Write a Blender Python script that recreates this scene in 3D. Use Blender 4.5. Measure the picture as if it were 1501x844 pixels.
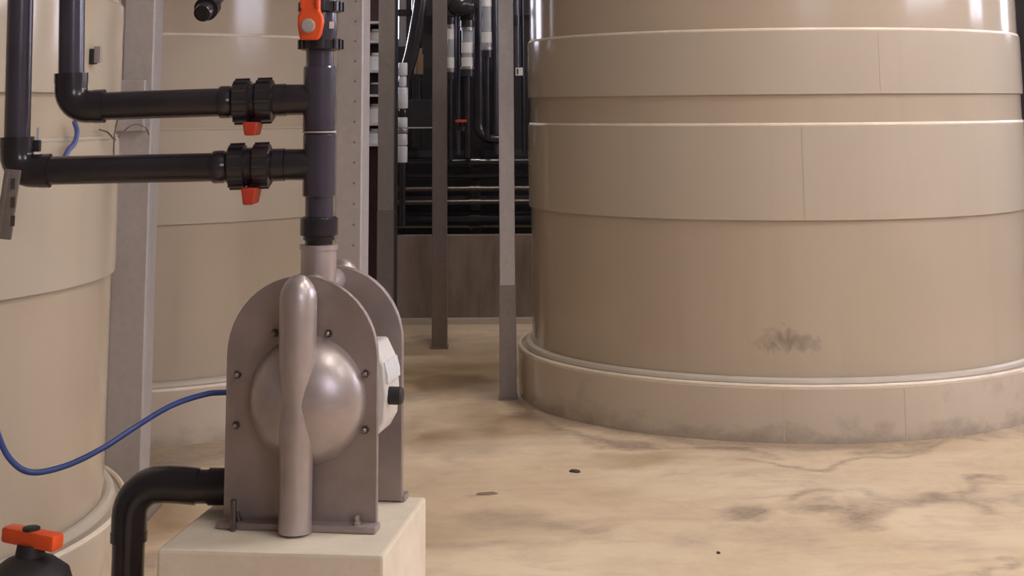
import bpy, bmesh, math, random
import numpy as np
from mathutils import Vector, Matrix

for o in list(bpy.data.objects):
    bpy.data.objects.remove(o)
scn = bpy.context.scene
COL = scn.collection
PI = math.pi
random.seed(4)

# ------------------------------------------------------------------ camera
F_PX, PITCH, ROLL, PPY, CAM_H = 2300.0, 0.1709, 0.0075, -237.5, 1.5
FWD = Vector((0, math.cos(PITCH), math.sin(PITCH)))
_u0 = Vector((0, -math.sin(PITCH), math.cos(PITCH)))
_r0 = Vector((1, 0, 0))
RGT = _r0 * math.cos(ROLL) - _u0 * math.sin(ROLL)
UPV = _u0 * math.cos(ROLL) + _r0 * math.sin(ROLL)
CAM = Vector((0, 0, CAM_H))
cd = bpy.data.cameras.new('camera')
cam = bpy.data.objects.new('camera', cd)
COL.objects.link(cam)
m = Matrix((RGT, UPV, -FWD)).transposed().to_4x4()
m.translation = CAM
cam.matrix_world = m
cd.sensor_fit = 'HORIZONTAL'
cd.sensor_width = 36.0
cd.lens = F_PX / 1501 * 36.0
cd.shift_y = -(422 - PPY) / 1501
cd.clip_end = 200
scn.camera = cam

def ray(x, y):
    return FWD + RGT * ((x - 750.5) / F_PX) + UPV * ((PPY - y) / F_PX)
def at_y(x, y, Y):
    d = ray(x, y); return CAM + d * (Y / d.y)
def at_z(x, y, z=0.0):
    d = ray(x, y); return CAM + d * ((z - CAM_H) / d.z)

# ------------------------------------------------------------------ world and exposure
w = bpy.data.worlds.new('world'); scn.world = w
w.use_nodes = True
bg = w.node_tree.nodes['Background']
bg.inputs[0].default_value = (0.80, 0.86, 1.0, 1)
bg.inputs[1].default_value = 0.6
vs = scn.view_settings
vs.view_transform = 'Standard'; vs.look = 'None'; vs.gamma = 1.0
vs.use_curve_mapping = False
vs.exposure = 0.32
WINDOW_STRENGTH = 9.0
LAMP_STRENGTH = 42.0

# ------------------------------------------------------------------ materials
MATS = {}
class NT:
    def __init__(s, name):
        s.m = bpy.data.materials.new(name); s.m.use_nodes = True
        s.t = s.m.node_tree; s.n = s.t.nodes; s.b = s.n['Principled BSDF']
        MATS[name] = s.m
    def node(s, kind, **kw):
        n = s.n.new(kind)
        for k, v in kw.items():
            if k.startswith('i_'):
                n.inputs[k[2:].replace('_', ' ')].default_value = v
            else:
                setattr(n, k, v)
        return n
    def link(s, a, b): s.t.links.new(a, b)
    def set(s, **kw):
        for k, v in kw.items():
            s.b.inputs[k.replace('_', ' ')].default_value = v
    def coords(s, kind='Object', scale=(1, 1, 1)):
        t = s.node('ShaderNodeTexCoord'); mp = s.node('ShaderNodeMapping')
        mp.inputs['Scale'].default_value = scale
        s.link(t.outputs[kind], mp.inputs[0]); return mp.outputs[0]
    def world(s, scale=(1, 1, 1)):
        g = s.node('ShaderNodeNewGeometry'); mp = s.node('ShaderNodeMapping')
        mp.inputs['Scale'].default_value = scale
        s.link(g.outputs['Position'], mp.inputs[0]); return mp.outputs[0]
    def noise(s, vec, scale=5, detail=4, rough=0.55, dist=0.0):
        n = s.node('ShaderNodeTexNoise')
        n.inputs['Scale'].default_value = scale; n.inputs['Detail'].default_value = detail
        n.inputs['Roughness'].default_value = rough; n.inputs['Distortion'].default_value = dist
        s.link(vec, n.inputs['Vector']); return n.outputs['Fac']
    def ramp(s, fac, stops):
        r = s.node('ShaderNodeValToRGB'); e = r.color_ramp.elements
        while len(e) < len(stops): e.new(0.5)
        for el, (p, c) in zip(e, stops):
            el.position = p; el.color = c if len(c) == 4 else (*c, 1)
        s.link(fac, r.inputs[0]); return r.outputs[0]
    def mix(s, fac, a, b, mode='MIX'):
        n = s.node('ShaderNodeMix', data_type='RGBA', blend_type=mode)
        for sock, v in ((n.inputs[0], fac), (n.inputs[6], a), (n.inputs[7], b)):
            if hasattr(v, 'links'): s.link(v, sock)
            elif isinstance(v, (int, float)): sock.default_value = v
            else: sock.default_value = (*v, 1) if len(v) == 3 else v
        return n.outputs[2]
    def math(s, op, a, b=0.0, c=None, clamp=False):
        n = s.node('ShaderNodeMath', operation=op, use_clamp=clamp)
        for i, v in enumerate((a, b) if c is None else (a, b, c)):
            if hasattr(v, 'links'): s.link(v, n.inputs[i])
            else: n.inputs[i].default_value = v
        return n.outputs[0]
    def bump(s, h, strength=0.2, dist=0.01):
        n = s.node('ShaderNodeBump'); n.inputs['Strength'].default_value = strength
        n.inputs['Distance'].default_value = dist
        s.link(h, n.inputs['Height']); s.link(n.outputs[0], s.b.inputs['Normal'])
    def color(s, c): s.link(c, s.b.inputs['Base Color'])
    def rough(s, c): s.link(c, s.b.inputs['Roughness'])

def simple(name, col, rough=0.4, metal=0.0, var=0.12, scale=8, bump=0.0, spec=0.5):
    t = NT(name)
    t.set(Roughness=rough, Metallic=metal)
    t.b.inputs['Specular IOR Level'].default_value = spec
    v = t.coords('Object')
    n = t.noise(v, scale, 5)
    dk = tuple(c * (1 - var) for c in col); lt = tuple(min(1, c * (1 + var)) for c in col)
    t.color(t.ramp(n, [(0.3, dk), (0.7, lt)]))
    if bump:
        t.bump(t.noise(v, scale * 12, 3), bump, 0.002)
    return t

def plastic_tank(name, col, smudge=False, low=False):
    t = NT(name)
    t.set(Roughness=0.22)
    t.b.inputs['Specular IOR Level'].default_value = 0.45
    big = t.noise(t.world((1, 1, 0.6)), 1.1, 4)
    streak = t.noise(t.world((6, 6, 0.35)), 2.2, 3)
    c = t.ramp(big, [(0.25, tuple(x * 0.93 for x in col)), (0.75, tuple(min(1, x * 1.05) for x in col))])
    sm = t.ramp(streak, [(0.55, (0, 0, 0)), (0.8, (0.16, 0.16, 0.16))])
    c = t.mix(sm, c, tuple(x * 0.8 for x in col))
    if smudge:
        P = at_y(1155, 500, 7.53)
        g = t.node('ShaderNodeNewGeometry')
        wob = t.node('ShaderNodeTexNoise'); wob.inputs['Scale'].default_value = 16; wob.inputs['Detail'].default_value = 6; wob.inputs['Distortion'].default_value = 1.2
        t.link(g.outputs['Position'], wob.inputs['Vector'])
        vm = t.node('ShaderNodeVectorMath', operation='SUBTRACT'); t.link(g.outputs['Position'], vm.inputs[0])
        vm.inputs[1].default_value = P
        vs_ = t.node('ShaderNodeVectorMath', operation='MULTIPLY'); t.link(vm.outputs[0], vs_.inputs[0])
        vs_.inputs[1].default_value = (1 / 0.16, 0.5, 1 / 0.06)
        ln = t.node('ShaderNodeVectorMath', operation='LENGTH'); t.link(vs_.outputs[0], ln.inputs[0])
        d = t.math('ADD', ln.outputs['Value'], t.math('MULTIPLY', t.math('SUBTRACT', wob.outputs['Fac'], 0.5), 2.6))
        mask = t.math('MULTIPLY', t.math('SUBTRACT', 1.0, d, clamp=True), 0.6, clamp=True)
        c = t.mix(mask, c, (0.16, 0.125, 0.10))
    if low:     # grime and painted contact shade along the foot of the base ring
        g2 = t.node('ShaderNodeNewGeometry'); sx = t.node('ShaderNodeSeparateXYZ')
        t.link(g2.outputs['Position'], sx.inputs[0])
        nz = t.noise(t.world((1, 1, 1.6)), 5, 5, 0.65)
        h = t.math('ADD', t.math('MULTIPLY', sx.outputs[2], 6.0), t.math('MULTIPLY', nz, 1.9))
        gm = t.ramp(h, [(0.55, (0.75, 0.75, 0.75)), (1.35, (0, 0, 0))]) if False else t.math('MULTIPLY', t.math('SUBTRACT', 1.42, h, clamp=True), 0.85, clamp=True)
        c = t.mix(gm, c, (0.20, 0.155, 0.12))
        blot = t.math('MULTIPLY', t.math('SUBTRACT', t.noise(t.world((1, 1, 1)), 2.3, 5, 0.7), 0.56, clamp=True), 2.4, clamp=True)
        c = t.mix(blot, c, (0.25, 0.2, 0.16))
    t.color(c)
    t.rough(t.ramp(big, [(0.3, (0.09,) * 3), (0.8, (0.17,) * 3)]))
    return t

TANK = (0.47, 0.394, 0.302)
BAND = (0.50, 0.435, 0.345)
plastic_tank('tank_shell', TANK, smudge=True)
plastic_tank('tank_band', BAND)
plastic_tank('tank_base', (0.53, 0.455, 0.362), low=True)
simple('weld', (0.80, 0.70, 0.57), 0.3, var=0.08, scale=14)
simple('seam', (0.55, 0.485, 0.395), 0.3, var=0.05)

def galvanised(name, col):
    t = NT(name)
    t.set(Metallic=0.35, Roughness=0.5)
    v = t.coords('Object')
    vor = t.node('ShaderNodeTexVoronoi'); vor.inputs['Scale'].default_value = 45
    t.link(v, vor.inputs['Vector'])
    sp = t.ramp(vor.outputs['Color'], [(0.2, tuple(c * 0.96 for c in col)), (0.8, tuple(c * 1.03 for c in col))])
    n = t.noise(t.coords('Object', (1, 1, 0.25)), 9, 5)
    t.color(t.mix(t.ramp(n, [(0.45, (0, 0, 0)), (0.75, (0.5, 0.5, 0.5))]), sp, tuple(c * 0.7 for c in col)))
    t.bump(n, 0.08, 0.004)
    return t
galvanised('galvanised', (0.46, 0.43, 0.425))
galvanised('galvanised_dull', (0.24, 0.205, 0.19))
galvanised('galvanised_mid', (0.33, 0.293, 0.277))
galvanised('galvanised_brown', (0.25, 0.197, 0.165))

t = NT('cast_metal')
t.set(Metallic=0.55, Roughness=0.45)
v = t.coords('Object')
n = t.noise(v, 7, 6, 0.6); fine = t.noise(v, 120, 3, 0.6)
c = t.ramp(n, [(0.25, (0.28, 0.232, 0.218)), (0.6, (0.38, 0.318, 0.30)), (0.85, (0.46, 0.395, 0.375))])
t.color(c); t.rough(t.ramp(n, [(0.3, (0.42,) * 3), (0.8, (0.56,) * 3)])); t.bump(fine, 0.22, 0.0015)
t = NT('cast_metal_light')
t.set(Metallic=0.55, Roughness=0.36)
v = t.coords('Object')
n = t.noise(v, 9, 5, 0.6)
t.color(t.ramp(n, [(0.25, (0.40, 0.345, 0.33)), (0.8, (0.56, 0.495, 0.485))])); t.bump(t.noise(v, 110, 3), 0.18, 0.0015)

simple('pvc', (0.026, 0.022, 0.027), 0.2, var=0.25, scale=5, spec=0.55)
simple('pvc_blue', (0.055, 0.049, 0.072), 0.2, var=0.18, scale=5, spec=0.6)
simple('rubber', (0.02, 0.018, 0.02), 0.55, var=0.2)
simple('orange', (0.86, 0.105, 0.022), 0.38, var=0.1, scale=20)
simple('red_dark', (0.50, 0.045, 0.018), 0.42, var=0.12, scale=20)
simple('cap_grey', (0.42, 0.38, 0.36), 0.4)
simple('steel', (0.40, 0.36, 0.35), 0.35, 0.8, var=0.2, scale=60)
simple('bolt_dark', (0.16, 0.13, 0.12), 0.4, 0.8, var=0.2, scale=60)
simple('hose_blue', (0.045, 0.085, 0.30), 0.35, var=0.15, scale=30)
simple('tape_blue', (0.09, 0.12, 0.34), 0.5, var=0.2, scale=30)
simple('white_plastic', (0.70, 0.68, 0.66), 0.35, var=0.06)
simple('label_white', (0.72, 0.70, 0.67), 0.3, var=0.06)
simple('clip_grey', (0.36, 0.32, 0.30), 0.45)
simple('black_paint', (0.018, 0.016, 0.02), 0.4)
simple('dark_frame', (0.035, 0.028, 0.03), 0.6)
simple('wire', (0.13, 0.10, 0.09), 0.5)
simple('box_brown', (0.30, 0.20, 0.13), 0.6)
simple('red_board', (0.05, 0.018, 0.016), 0.6)
simple('canister', (0.72, 0.74, 0.78), 0.3, var=0.08)
simple('debris', (0.05, 0.035, 0.03), 0.7)
simple('flake', (0.22, 0.15, 0.10), 0.7)
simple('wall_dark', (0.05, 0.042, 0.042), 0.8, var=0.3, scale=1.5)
simple('wall_paint', (0.42, 0.37, 0.33), 0.8, var=0.06, scale=1.5)
simple('ceiling_paint', (0.40, 0.37, 0.36), 0.85, var=0.06, scale=1.0)
simple('frame_paint', (0.55, 0.55, 0.58), 0.5, var=0.05)

t = NT('plinth_concrete')
t.set(Roughness=0.6)
v = t.coords('Object')
n = t.noise(v, 6, 6, 0.65); f2 = t.noise(v, 70, 4, 0.7)
c = t.ramp(n, [(0.3, (0.70, 0.61, 0.47)), (0.7, (0.84, 0.76, 0.62))])
sp = t.ramp(f2, [(0.62, (0, 0, 0)), (0.75, (0.35, 0.35, 0.35))])
t.color(t.mix(sp, c, (0.36, 0.28, 0.2))); t.bump(f2, 0.25, 0.003)

t = NT('bund_concrete')
t.set(Roughness=0.75)
n = t.noise(t.world((1.8, 1.8, 0.35)), 2.4, 6, 0.65)
t.color(t.ramp(n, [(0.3, (0.17, 0.12, 0.09)), (0.55, (0.29, 0.23, 0.19)), (0.8, (0.36, 0.29, 0.24))]))

for nm, col, s_ in (('window_pane', (0.82, 0.82, 1.0), WINDOW_STRENGTH), ('lamp_glow', (1.0, 0.93, 0.86), LAMP_STRENGTH)):
    t = NT(nm)
    t.set(Roughness=0.2)
    t.b.inputs['Base Color'].default_value = (0.8, 0.8, 0.8, 1)
    t.b.inputs['Emission Color'].default_value = (*col, 1)
    t.b.inputs['Emission Strength'].default_value = s_

t = NT('acrylic')
t.set(Roughness=0.12)
t.b.inputs['Base Color'].default_value = (0.5, 0.51, 0.53, 1)
t.b.inputs['Transmission Weight'].default_value = 0.35
t.b.inputs['IOR'].default_value = 1.4

# ------------------------------------------------------------------ mesh helpers
class MB:
    """collects shapes; build() links them as one mesh object"""
    def __init__(s): s.bm = bmesh.new()
    def box(s, c, d, rot=None, bev=0.0):
        r = bmesh.ops.create_cube(s.bm, size=1.0)
        M = Matrix.Translation(Vector(c)) @ (rot.to_4x4() if rot is not None else Matrix()) @ Matrix.Diagonal((*d, 1))
        bmesh.ops.transform(s.bm, matrix=M, verts=r['verts'])
        if bev:
            es = {e for v in r['verts'] for e in v.link_edges}
            bmesh.ops.bevel(s.bm, geom=list(es), offset=bev, segments=2, affect='EDGES', profile=0.6)
        return s
    def tube(s, pts, rad, seg=20, cap=True):
        pts = [Vector(p) for p in pts]
        rads = rad if isinstance(rad, (list, tuple)) else [rad] * len(pts)
        rings = []; up = None
        for i, p in enumerate(pts):
            a = pts[max(i - 1, 0)]; b = pts[min(i + 1, len(pts) - 1)]
            d = (b - a)
            if d.length < 1e-9: d = Vector((0, 0, 1))
            d.normalize()
            if up is None:
                up = Vector((0, 0, 1)) if abs(d.z) < 0.9 else Vector((0, 1, 0))
            x = up.cross(d)
            if x.length < 1e-6: x = Vector((1, 0, 0)).cross(d)
            x.normalize(); y = d.cross(x); up = y
            rings.append([s.bm.verts.new(p + (x * math.cos(t_) + y * math.sin(t_)) * rads[i])
                          for t_ in [2 * PI * k / seg for k in range(seg)]])
        for r0, r1 in zip(rings, rings[1:]):
            for k in range(seg):
                s.bm.faces.new((r0[k], r0[(k + 1) % seg], r1[(k + 1) % seg], r1[k]))
        if cap:
            s.bm.faces.new(rings[0][::-1]); s.bm.faces.new(rings[-1])
        return s
    def steps(s, a, b, prof, seg=24):
        """stepped turned shape from a to b; prof = [(distance along in m, radius)]"""
        a = Vector(a); b = Vector(b); d = (b - a).normalized()
        x = (Vector((0, 0, 1)) if abs(d.z) < 0.9 else Vector((0, 1, 0))).cross(d).normalized(); y = d.cross(x)
        rings = [[s.bm.verts.new(a + d * t_ + (x * math.cos(q) + y * math.sin(q)) * max(r, 1e-4))
                  for q in [2 * PI * k / seg for k in range(seg)]] for t_, r in prof]
        for r0, r1 in zip(rings, rings[1:]):
            for k in range(seg):
                s.bm.faces.new((r0[k], r0[(k + 1) % seg], r1[(k + 1) % seg], r1[k]))
        s.bm.faces.new(rings[0][::-1]); s.bm.faces.new(rings[-1])
        return s
    def lathe(s, prof, seg=128, closed=True):
        """profile (r, z) turned about z"""
        rings = [[s.bm.verts.new((r * math.cos(q), r * math.sin(q), z)) for q in [2 * PI * k / seg for k in range(seg)]] for r, z in prof]
        pairs = list(zip(rings, rings[1:])) + ([(rings[-1], rings[0])] if closed else [])
        for r0, r1 in pairs:
            for k in range(seg):
                s.bm.faces.new((r0[k], r0[(k + 1) % seg], r1[(k + 1) % seg], r1[k]))
        return s
    def prism(s, pts, y0, y1):
        """outline in x/z pushed from y0 to y1"""
        a = [s.bm.verts.new((x, y0, z)) for x, z in pts]; b = [s.bm.verts.new((x, y1, z)) for x, z in pts]
        n = len(pts)
        s.bm.faces.new(a); s.bm.faces.new(b[::-1])
        for k in range(n):
            s.bm.faces.new((a[k], b[k], b[(k + 1) % n], a[(k + 1) % n]))
        return s
    def ell(s, c, r, seg=32, rings=20):
        q = bmesh.ops.create_uvsphere(s.bm, u_segments=seg, v_segments=rings, radius=1.0)
        bmesh.ops.transform(s.bm, matrix=Matrix.Translation(Vector(c)) @ Matrix.Diagonal((*r, 1)), verts=q['verts'])
        return s
    def build(s, name, mat, parent=None, smooth=35, bev=0.0, loc=None):
        bmesh.ops.recalc_face_normals(s.bm, faces=s.bm.faces)
        me = bpy.data.meshes.new(name); s.bm.to_mesh(me); s.bm.free()
        me.materials.append(MATS[mat])
        if smooth:
            for p in me.polygons: p.use_smooth = True
            me.set_sharp_from_angle(angle=math.radians(smooth))
        o = bpy.data.objects.new(name, me); COL.objects.link(o)
        if parent is not None: o.parent = parent
        if loc is not None: o.location = loc
        if bev:
            md = o.modifiers.new('bevel', 'BEVEL'); md.width = bev; md.segments = 2; md.limit_method = 'ANGLE'
        return o

def tag(o, label, cat, group=None):
    o['label'] = label; o['category'] = cat
    if group: o['group'] = group
    return o
def thing(name, label, cat, loc=(0, 0, 0), rz=0.0, group=None):
    o = bpy.data.objects.new(name, None); COL.objects.link(o)
    o.location = loc; o.rotation_euler = (0, 0, rz); o.empty_display_size = 0.1
    return tag(o, label, cat, group)
def struct(o): o['kind'] = 'structure'; return o
def copy_tree(o, parent=None):
    c = o.copy(); COL.objects.link(c)
    if parent is not None: c.parent = parent
    for ch in list(o.children):
        copy_tree(ch, c)
    return c
def arc(c, r, a0, a1, ax, ay, n=10):
    c = Vector(c); ax = Vector(ax); ay = Vector(ay)
    return [c + ax * (r * math.cos(a0 + (a1 - a0) * k / n)) + ay * (r * math.sin(a0 + (a1 - a0) * k / n)) for k in range(n + 1)]
def smooth_path(pts, n=8):
    pts = [Vector(p) for p in pts]; out = []
    P = [pts[0] * 2 - pts[1]] + pts + [pts[-1] * 2 - pts[-2]]
    for i in range(1, len(P) - 2):
        p0, p1, p2, p3 = P[i - 1:i + 3]
        for k in range(n):
            t_ = k / n
            out.append(0.5 * ((2 * p1) + (p2 - p0) * t_ + (2 * p0 - 5 * p1 + 4 * p2 - p3) * t_ ** 2 + (3 * p1 - p0 - 3 * p2 + p3) * t_ ** 3))
    out.append(pts[-1]); return out

# ------------------------------------------------------------------ the hall
X0, X1, Y0, Y1, ZC = -6.0, 6.0, -4.0, 14.0, 5.2

def floor_mesh():
    nx, ny = 420, 460
    xs = np.concatenate([[X0], np.linspace(-2.6, 3.6, nx), [X1]])
    ys = np.concatenate([[Y0], np.linspace(4.0, 12.6, ny), [Y1]])
    GX, GY = np.meshgrid(xs, ys)
    rng = np.random.default_rng(7)
    def vnoise(x, y):
        g = rng.random((256, 256)); xi = np.floor(x).astype(int); yi = np.floor(y).astype(int)
        fx = x - xi; fy = y - yi; fx = fx * fx * (3 - 2 * fx); fy = fy * fy * (3 - 2 * fy)
        G = lambda i, j: g[i % 256, j % 256]
        return (G(xi, yi) * (1 - fx) + G(xi + 1, yi) * fx) * (1 - fy) + (G(xi, yi + 1) * (1 - fx) + G(xi + 1, yi + 1) * fx) * fy
    def fbm(x, y, o=5):
        s_ = 0; a = 0.5
        for k in range(o):
            s_ = s_ + a * vnoise(x * 2 ** k + 31 * k, y * 2 ** k); a *= 0.55
        return s_
    wx = GX + (fbm(GX * 4, GY * 4) - 0.5) * 0.30
    wy = GY + (fbm(GX * 4 + 9, GY * 4 + 5) - 0.5) * 0.45
    def stroke(px, width, soft=1.0):
        P = [at_z(x, y) for x, y in px]
        d = np.full(GX.shape, 1e9)
        for a, b in zip(P, P[1:]):
            ex, ey = b.x - a.x, b.y - a.y; L = ex * ex + ey * ey
            t_ = np.clip(((wx - a.x) * ex + (wy - a.y) * ey) / max(L, 1e-9), 0, 1)
            d = np.minimum(d, np.hypot(wx - a.x - ex * t_, wy - a.y - ey * t_))
        return np.clip(1 - d / width, 0, 1) ** soft
    patch = fbm(GX * 7, GY * 5)
    st = np.zeros(GX.shape)
    def add(px, width, amt, soft=1.0, br=True):
        nonlocal st
        m_ = stroke(px, width, soft) * amt
        if br: m_ = m_ * np.clip(patch * 3.2 - 0.75, 0, 1.3)
        st = np.maximum(st, m_)
    # scuffs and dirty arcs in front of the big tank, plus shade painted as strokes
    add([(1105, 742), (1150, 745), (1200, 738), (1250, 748)], 0.17, 1.0)
    add([(1130, 722), (1200, 712), (1270, 720), (1310, 738)], 0.06, 0.65)
    add([(1290, 738), (1340, 735), (1400, 728), (1490, 735)], 0.12, 0.75)
    add([(1425, 695), (1450, 730), (1465, 755)], 0.06, 0.8)
    add([(1100, 672), (1160, 678), (1225, 684), (1290, 672), (1350, 655)], 0.045, 0.75, br=False)
    add([(1270, 660), (1350, 652), (1440, 645)], 0.08, 0.7)
    add([(880, 646), (960, 652), (1060, 655), (1110, 660)], 0.12, 0.85)
    add([(760, 605), (860, 640), (930, 652)], 0.10, 0.75)
    add([(620, 752), (700, 755), (790, 760), (880, 768)], 0.14, 0.5)
    add([(640, 790), (760, 800), (900, 790)], 0.10, 0.35)
    add([(1360, 838), (1420, 832), (1500, 828)], 0.04, 0.6)
    add([(980, 700), (1060, 694), (1130, 700)], 0.05, 0.25)
    add([(990, 800), (1100, 770), (1240, 790), (1400, 800)], 0.14, 0.3)
    add([(700, 725), (730, 722)], 0.03, 0.8, br=False)
    add([(585, 505), (625, 500)], 0.25, 0.9)  # dark floor shadow beside the third post, painted in
    add([(580, 745), (640, 700), (700, 660)], 0.16, 0.35)
    add([(215, 676), (340, 664)], 0.30, 1.0, 0.6, br=False)  # shade between the middle tank's base and the floor, painted in
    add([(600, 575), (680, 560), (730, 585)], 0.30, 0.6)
    add([(760, 590), (790, 612), (850, 632)], 0.07, 0.8, br=False)
    # rim of dirt and painted contact shade round the base of each tank
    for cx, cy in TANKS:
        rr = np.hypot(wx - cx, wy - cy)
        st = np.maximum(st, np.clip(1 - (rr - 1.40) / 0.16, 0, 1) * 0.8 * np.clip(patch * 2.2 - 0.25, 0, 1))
    damp_shade = np.zeros(GX.shape)
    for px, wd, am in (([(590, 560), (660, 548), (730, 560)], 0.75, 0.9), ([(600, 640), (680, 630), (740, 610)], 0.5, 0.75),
                       ([(590, 520), (740, 515)], 0.8, 0.55), ([(230, 760), (260, 735)], 0.4, 0.8), ([(900, 670), (980, 672)], 0.16, 0.4),  # the far-left stroke is painted shade on the floor behind the pump
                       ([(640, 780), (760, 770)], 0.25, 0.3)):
        damp_shade = np.maximum(damp_shade, stroke(px, wd) * am * np.clip(fbm(GX * 3, GY * 2.4) * 2.6 - 0.3, 0, 1.2))
    V = np.stack([GX.ravel(), GY.ravel(), np.zeros(GX.size)], 1)
    W = len(xs); idx = np.arange(GX.size).reshape(GX.shape)
    Q = np.stack([idx[:-1, :-1].ravel(), idx[:-1, 1:].ravel(), idx[1:, 1:].ravel(), idx[1:, :-1].ravel()], 1)
    me = bpy.data.meshes.new('floor')
    me.from_pydata(V.tolist(), [], Q.tolist())
    for nm, arr in (('stain', st), ('damp', damp_shade)):
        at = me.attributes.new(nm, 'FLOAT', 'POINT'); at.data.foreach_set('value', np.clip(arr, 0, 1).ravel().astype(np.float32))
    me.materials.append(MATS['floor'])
    o = bpy.data.objects.new('floor', me); COL.objects.link(o)
    return struct(o)

TANKS = [(1.4226, 8.855), (-2.665, 5.18), (-2.20, 8.75)]
t = NT('floor')
v1 = t.world((0.85, 0.95, 1))
big = t.noise(v1, 0.9, 6, 0.6, 0.4); mid = t.noise(v1, 4.5, 6, 0.65, 0.6); fine = t.noise(v1, 38, 4, 0.7)
strk = t.noise(t.world((0.7, 2.0, 1)), 3.2, 7, 0.7, 0.8)
base = t.ramp(big, [(0.3, (0.62, 0.47, 0.295)), (0.5, (0.74, 0.59, 0.40)), (0.72, (0.80, 0.66, 0.47))])
base = t.mix(t.ramp(mid, [(0.46, (0, 0, 0)), (0.74, (0.55, 0.55, 0.55))]), base, (0.50, 0.355, 0.235))
base = t.mix(t.ramp(fine, [(0.60, (0, 0, 0)), (0.80, (0.28, 0.28, 0.28))]), base, (0.34, 0.24, 0.16))
base = t.mix(t.ramp(strk, [(0.5, (0, 0, 0)), (0.78, (0.6, 0.6, 0.6))]), base, (0.48, 0.335, 0.235))
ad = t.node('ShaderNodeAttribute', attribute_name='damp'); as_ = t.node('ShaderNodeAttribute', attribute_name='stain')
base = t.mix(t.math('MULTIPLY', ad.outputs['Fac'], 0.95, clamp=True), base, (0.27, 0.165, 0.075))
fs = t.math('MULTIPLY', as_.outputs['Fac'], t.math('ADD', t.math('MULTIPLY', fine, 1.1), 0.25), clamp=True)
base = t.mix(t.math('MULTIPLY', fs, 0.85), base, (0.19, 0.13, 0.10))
t.color(base)
t.rough(t.math('SUBTRACT', 0.52, t.math('MULTIPLY', ad.outputs['Fac'], 0.24)))
t.bump(t.math('ADD', mid, t.math('MULTIPLY', fine, 0.4)), 0.12, 0.004)
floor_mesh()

def slab(name, a, b, mat):
    a = Vector(a); b = Vector(b)
    return struct(MB().box((a + b) / 2, b - a).build(name, mat, smooth=0))

def wall_with_openings(name, axis, pos, thick, lo, hi, openings, mat):
    """wall along x or y made of one mesh with real rectangular openings (u0,u1,z0,z1)"""
    us = sorted({lo, hi, *[q for o in openings for q in o[:2]]}); zs = sorted({0.0, ZC, *[q for o in openings for q in o[2:]]})
    mb = MB()
    for u0, u1 in zip(us, us[1:]):
        for z0, z1 in zip(zs, zs[1:]):
            uc, zc = (u0 + u1) / 2, (z0 + z1) / 2
            if any(o[0] < uc < o[1] and o[2] < zc < o[3] for o in openings): continue
            c = (uc, pos, zc) if axis == 'x' else (pos, uc, zc)
            d = (u1 - u0, thick, z1 - z0) if axis == 'x' else (thick, u1 - u0, z1 - z0)
            mb.box(c, d)
    return struct(mb.build(name, mat, smooth=0))

WIN_R = [(4.7, 7.0, 2.2, 3.9), (8.1, 8.9, 2.05, 3.9), (10.5, 11.5, 2.0, 3.9)]
WIN_B = [(-5.4, -0.95, 2.05, 2.75)]
WIN_FILL = [(2.2, 5.4, 3.0, 4.8)]  # unseen window added behind the camera as front fill light
wall_with_openings('wall_right', 'y', X1 + 0.1, 0.2, Y0, Y1, WIN_R, 'wall_paint')
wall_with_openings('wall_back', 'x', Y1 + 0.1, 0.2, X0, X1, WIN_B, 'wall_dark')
wall_with_openings('wall_front', 'x', Y0 - 0.1, 0.2, X0, X1, WIN_FILL, 'wall_paint')
slab('wall_left', (X0 - 0.2, Y0, 0), (X0, Y1, ZC), 'wall_paint')
slab('ceiling', (X0 - 0.2, Y0 - 0.2, ZC), (X1 + 0.2, Y1 + 0.2, ZC + 0.2), 'ceiling_paint')
wi = 0
def window(axis, pos, o):
    global wi
    wi += 1
    u0, u1, z0, z1 = o
    root = struct(bpy.data.objects.new('window_%d' % wi, None)); COL.objects.link(root)
    n = max(2, round((u1 - u0) / 0.55)); rows = 1 if z1 - z0 < 1 else 2
    P = lambda u, z: (u, pos, z) if axis == 'x' else (pos, u, z)
    D = lambda du, dd, dz: (du, dd, dz) if axis == 'x' else (dd, du, dz)
    fr = MB()
    for u in (u0 + 0.035, u1 - 0.035): fr.box(P(u, (z0 + z1) / 2), D(0.07, 0.1, z1 - z0))
    for z in (z0 + 0.035, z1 - 0.035): fr.box(P((u0 + u1) / 2, z), D(u1 - u0 - 0.14, 0.1, 0.07))
    fr.build('window_frame', 'frame_paint', root, smooth=0)
    du = (u1 - u0 - 0.14) / n; dz = (z1 - z0 - 0.14) / rows
    for i in range(1, n):
        MB().box(P(u0 + 0.07 + du * i, (z0 + z1) / 2), D(0.045, 0.07, z1 - z0 - 0.14)).build('mullion', 'frame_paint', root, smooth=0)
    pane = None
    for i in range(n):
        for j in range(rows):
            c = P(u0 + 0.07 + du * (i + 0.5), z0 + 0.07 + dz * (j + 0.5))
            if pane is None:
                pane = MB().box((0, 0, 0), D(du, 0.012, dz)).build('pane', 'window_pane', root, smooth=0, loc=c)
            else:
                q = pane.copy(); COL.objects.link(q); q.location = c
    for j in range(1, rows):
        MB().box(P((u0 + u1) / 2, z0 + 0.07 + dz * j), D(u1 - u0 - 0.14, 0.06, 0.05)).build('transom', 'frame_paint', root, smooth=0)
for o in WIN_R: window('y', X1 + 0.1, o)
for o in WIN_B: window('x', Y1 + 0.1, o)
for o in WIN_FILL: window('x', Y0 - 0.1, o)

# low wall at the far end of the aisle with a kerb along its foot
BY = 11.62
slab('wall_rear_low', (-2.4, BY, 0), (3.2, BY + 0.16, at_y(620, 346, BY).z), 'bund_concrete')
slab('trim_1', (-2.4, BY - 0.10, 0), (3.2, BY, 0.035), 'seam')

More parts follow.
